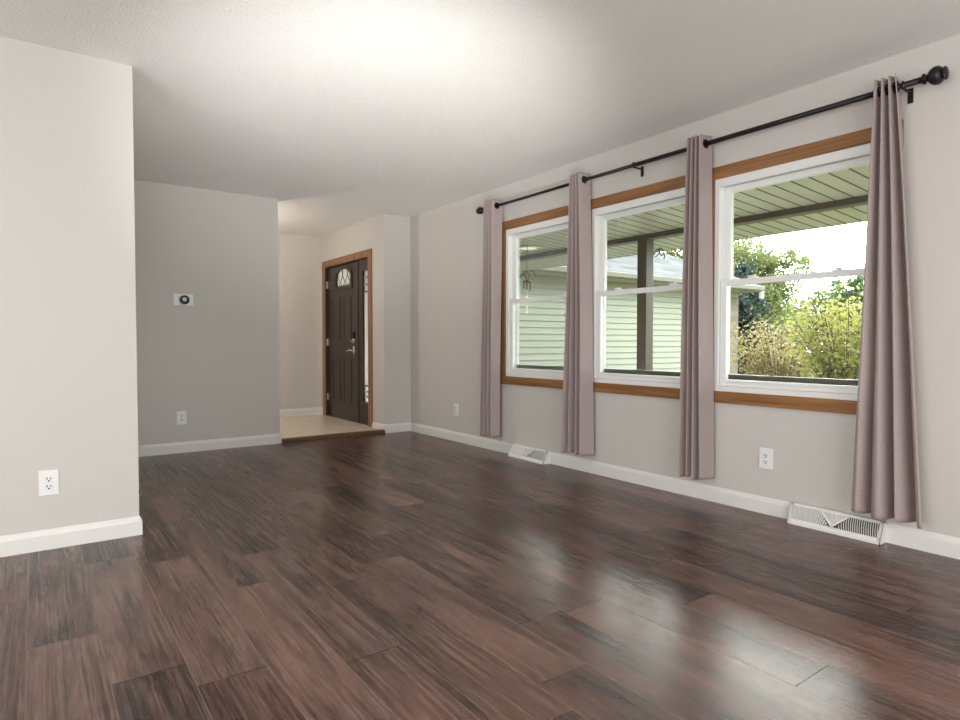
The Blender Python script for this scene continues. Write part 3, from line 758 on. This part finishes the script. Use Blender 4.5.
bm = bmesh.new(); extrude_profile(bm, [(7.70, 2.185), (7.63, 2.185), (7.60, 2.21), (7.595, 2.29), (7.605, 2.295), (7.605, 2.215), (7.635, 2.20), (7.69, 2.20), (7.70, 2.29), (7.715, 2.29), (7.715, 2.185)], 'x', 5.62, GX1)
GL(bm, M['gutter'], 'gutter')
GL(bx(13.48, 13.56, 7.63, 7.70, 2.03, 2.185), M['plate'], 'downspout_outlet')
GL(bx((5.62, GX1, 7.715, 7.74, 2.19, 2.30), (GX1-.025, GX1, 7.74, 16, 2.19, 2.30)), M['fascia'], 'fascia_board')
# hipped roof
k_ = .52; d_ = 5.2
bm = bmesh.new()
V = [bm.verts.new(p) for p in ((5.6, 7.64, 2.295), (GX1+.05, 7.64, 2.295), (GX1+.05, 7.64+2*d_, 2.295), (5.6, 7.64+2*d_, 2.295), (5.6, 7.64+d_, 2.295+k_*d_), (GX1+.05-d_, 7.64+d_, 2.295+k_*d_))]
for f in ((0, 1, 5, 4), (1, 2, 5), (2, 3, 4, 5), (0, 4, 3), (3, 2, 1, 0)): bm.faces.new([V[i] for i in f])
GL(bm, M['shingle'], 'hip_roof')

# ------------------------------------------------------------------ outside: planting
def leaves(bm, rnd, c, rad, n, size, shell=.35, droop=0, elong=1.8):
    for _ in range(n):
        while True:
            d = Vector((rnd.uniform(-1, 1), rnd.uniform(-1, 1), rnd.uniform(-1, 1)))
            if .02 < d.length < 1: break
        rr = (shell+(1-shell)*rnd.random())**.6; d = d.normalized()*rr
        p = Vector((c[0]+d.x*rad[0], c[1]+d.y*rad[1], c[2]+d.z*rad[2]))
        leaf(bm, rnd, p, size*rnd.uniform(.6, 1.3), elong, droop)
def leaf(bm, rnd, p, s, elong=1.8, droop=0):
    u = Vector((rnd.gauss(0, 1), rnd.gauss(0, 1), rnd.gauss(0, .7)-droop)).normalized(); v = u.cross(Vector((rnd.gauss(0, 1), rnd.gauss(0, 1), rnd.gauss(0, 1)))).normalized(); n_ = u.cross(v)
    a = u*s*elong*.5; b = v*s*.5
    w_ = [bm.verts.new(q) for q in (p-a, p+b+n_*s*.1, p+a, p-b+n_*s*.1)]
    bm.faces.new((w_[0], w_[1], w_[2])); bm.faces.new((w_[0], w_[2], w_[3]))
def tree(name, x, y, h, crowns, leafm, size, n, label, cat, seed, trunk_r=.09, group=None, branches=9, twig=True, trunk_top=.75):
    rnd = random.Random(seed); t = thing(name, (x, y, ZG), label, cat, group)
    bm = bmesh.new(); top = Vector((rnd.uniform(-.2, .2), rnd.uniform(-.2, .2), h*trunk_top))
    tube(bm, [(0, 0, 0), (top.x*.3, top.y*.3, top.z*.4), (top.x, top.y, top.z)], lambda q: trunk_r*(1-.75*q), 8)
    lb = bmesh.new()
    tot = sum(r[3]*r[4]*r[5] for r in crowns)
    for cx, cy, cz, rx, ry, rz in crowns:
        k = int(n*(rx*ry*rz)/tot)
        for b in range(max(2, int(branches*(rx*ry*rz)/tot))):
            f = rnd.uniform(.35, .95); s0 = Vector((top.x*f, top.y*f, top.z*f))
            d = Vector((cx+rx*rnd.uniform(-.85, .85), cy+ry*rnd.uniform(-.85, .85), cz+rz*rnd.uniform(-.3, .85)))
            mid = (s0+d)/2+Vector((rnd.uniform(-.1, .1), rnd.uniform(-.1, .1), rnd.uniform(0, .15)))*h*.2
            tube(bm, [s0, mid, d], lambda q: trunk_r*.28*(1-.8*q), 6)
            for _ in range(k//(3*max(2, int(branches*(rx*ry*rz)/tot)))+1):
                q = rnd.uniform(.3, 1.05); base = s0*(1-q)**2+mid*2*q*(1-q)+d*q*q
                leaf(lb, rnd, base+Vector((rnd.gauss(0, 1), rnd.gauss(0, 1), rnd.gauss(0, 1)))*h*.03, size*rnd.uniform(.6, 1.3))
        # clustered leaves
        nc = max(6, k//60)
        for _ in range(nc):
            d = Vector((rnd.gauss(0, 1), rnd.gauss(0, 1), rnd.gauss(0, 1))).normalized()*(rnd.random()**.4)
            cc = (cx+d.x*rx, cy+d.y*ry, cz+d.z*rz); r_ = min(rx, rz)*.28
            leaves(lb, rnd, cc, (r_, r_, r_*.7), max(8, int(k*.66/nc)), size, .1)
    obj('trunk', bm, M['bark'], t, smooth=True); obj('foliage', lb, leafm, t)
    return t
def shrub(x, y, h, r, leafm, size, nst, nl, label, seed, lean=(0, 0), group=None, spread=1.0):
    rnd = random.Random(seed); t = thing('shrub', (x, y, ZG), label, 'shrub', group)
    bm = bmesh.new(); lb = bmesh.new()
    for s in range(nst):
        a = rnd.uniform(0, 2*PI); R_ = r*math.sqrt(rnd.random())*spread; hh = h*rnd.uniform(.6, 1.05)
        e = Vector((R_*math.cos(a)+lean[0]*hh, R_*math.sin(a)+lean[1]*hh, hh)); b0 = Vector((.15*math.cos(a)*r, .15*math.sin(a)*r, 0)); m = Vector((e.x*.35, e.y*.35, hh*.62))
        P = [b0*(1-q)**2+m*2*q*(1-q)+e*q*q for q in [i/7 for i in range(8)]]
        tube(bm, P, lambda q: .011*(1-.75*q)*h/1.5, 5)
        for _ in range(nl):
            q = rnd.random()**.7; i = min(6, int(q*7)); f = q*7-i; p = P[i]*(1-f)+P[i+1]*f
            if p.z < h*.12: continue
            leaf(lb, rnd, p+Vector((rnd.gauss(0, 1), rnd.gauss(0, 1), rnd.gauss(0, 1)))*r*.11, size*rnd.uniform(.6, 1.3))
    obj('stems', bm, M['bark'], t); obj('foliage', lb, leafm, t)
    return t
# shrubs just beyond the porch edge, seen in the nearest window
shrub(9.75, 5.2, 1.62, .80, M['leaf_gold'], .036, 90, 60, 'low golden leaved shrub at the left of the nearest window view', 11)
sh = shrub(9.0, 3.85, 2.0, .80, M['leaf_yellow'], .040, 80, 75, 'tall yellow green shrub with long bare arching stems in the nearest window view', 12)
bm = bmesh.new()
for a_, b_ in (((.0, .05, .3), (-.05, .62, 2.32)), ((.1, .1, .3), (.1, .78, 2.0)), ((.0, -.1, .3), (-.1, .35, 2.0)), ((.1, .0, .3), (.05, .95, 1.6))):
    a_, b_ = Vector(a_), Vector(b_); m_ = (a_+b_)/2+Vector((0, .06, .12)); tube(bm, [a_, m_, b_], lambda q: .013*(1-.6*q), 6)
obj('bare_stems', bm, M['bark'], sh)
shrub(8.3, 2.55, 2.0, .50, M['leaf_yellow'], .045, 50, 70, 'yellow green shrub partly behind the nearest curtain', 13)
tree('evergreen_tree', 16.9, 10.3, 3.9, [(0, 0, 1.1, 1.15, 1.15, 1.0), (0, 0, 2.2, .8, .8, .9), (0, 0, 3.1, .45, .45, .7)], M['leaf_dark'], .08, 12000, 'dark blue green evergreen beside the corner of the garage wing', 'tree', 21, branches=30, trunk_top=.95)
tree('deciduous_tree', 21.6, 12.2, 6.2, [(0, .2, 2.6, 1.6, 1.5, 1.5), (-.3, .9, 4.3, 1.5, 1.4, 1.3), (.4, -.5, 4.1, 1.1, 1.1, .8)], M['leaf_mid'], .075, 17000, 'airy light green tree rising behind the evergreen and the shrubs', 'tree', 22, trunk_r=.12, branches=44)
tree('deciduous_tree', 17.5, 7.5, 3.6, [(0, 0, 1.9, 1.3, 1.2, .9), (.1, -.3, 2.7, .9, .8, .5)], M['leaf_pine'], .07, 9000, 'soft green tree at the right of the nearest window view', 'tree', 23, trunk_r=.10, branches=30)
tree('deciduous_tree', 26.0, 18.7, 9.6, [(0, -.6, 6.4, 1.9, 1.6, 2.2), (1, -1.2, 5.2, 1.6, 1.4, 1.4)], M['leaf_mid'], .10, 8000, 'tree top showing above the shingle roof in the middle window', 'tree', 24, trunk_r=.18, branches=30)
for i, (x, y, h, r_) in enumerate(((36.6, 25.8, 4.8, 2.0), (39.8, 20.9, 3.8, 2.0), (41.5, 17.2, 3.6, 2.0), (42.8, 13.3, 3.8, 2.0))):
    lab = ['far hedge tree behind the evergreen and the wing roof corner', 'far low tree between the airy tree and the shrub stems', 'far low tree on the skyline behind the tall shrub', 'far tree behind the soft green tree, right of the skyline gap'][i]
    tree('far_tree', x, y, h, [(0, 0, h*.5, r_, r_, h*.45)], M['leaf_mid'], .26, 5000, lab, 'tree', 31+i, trunk_r=.2, group='trees on the skyline', branches=12)
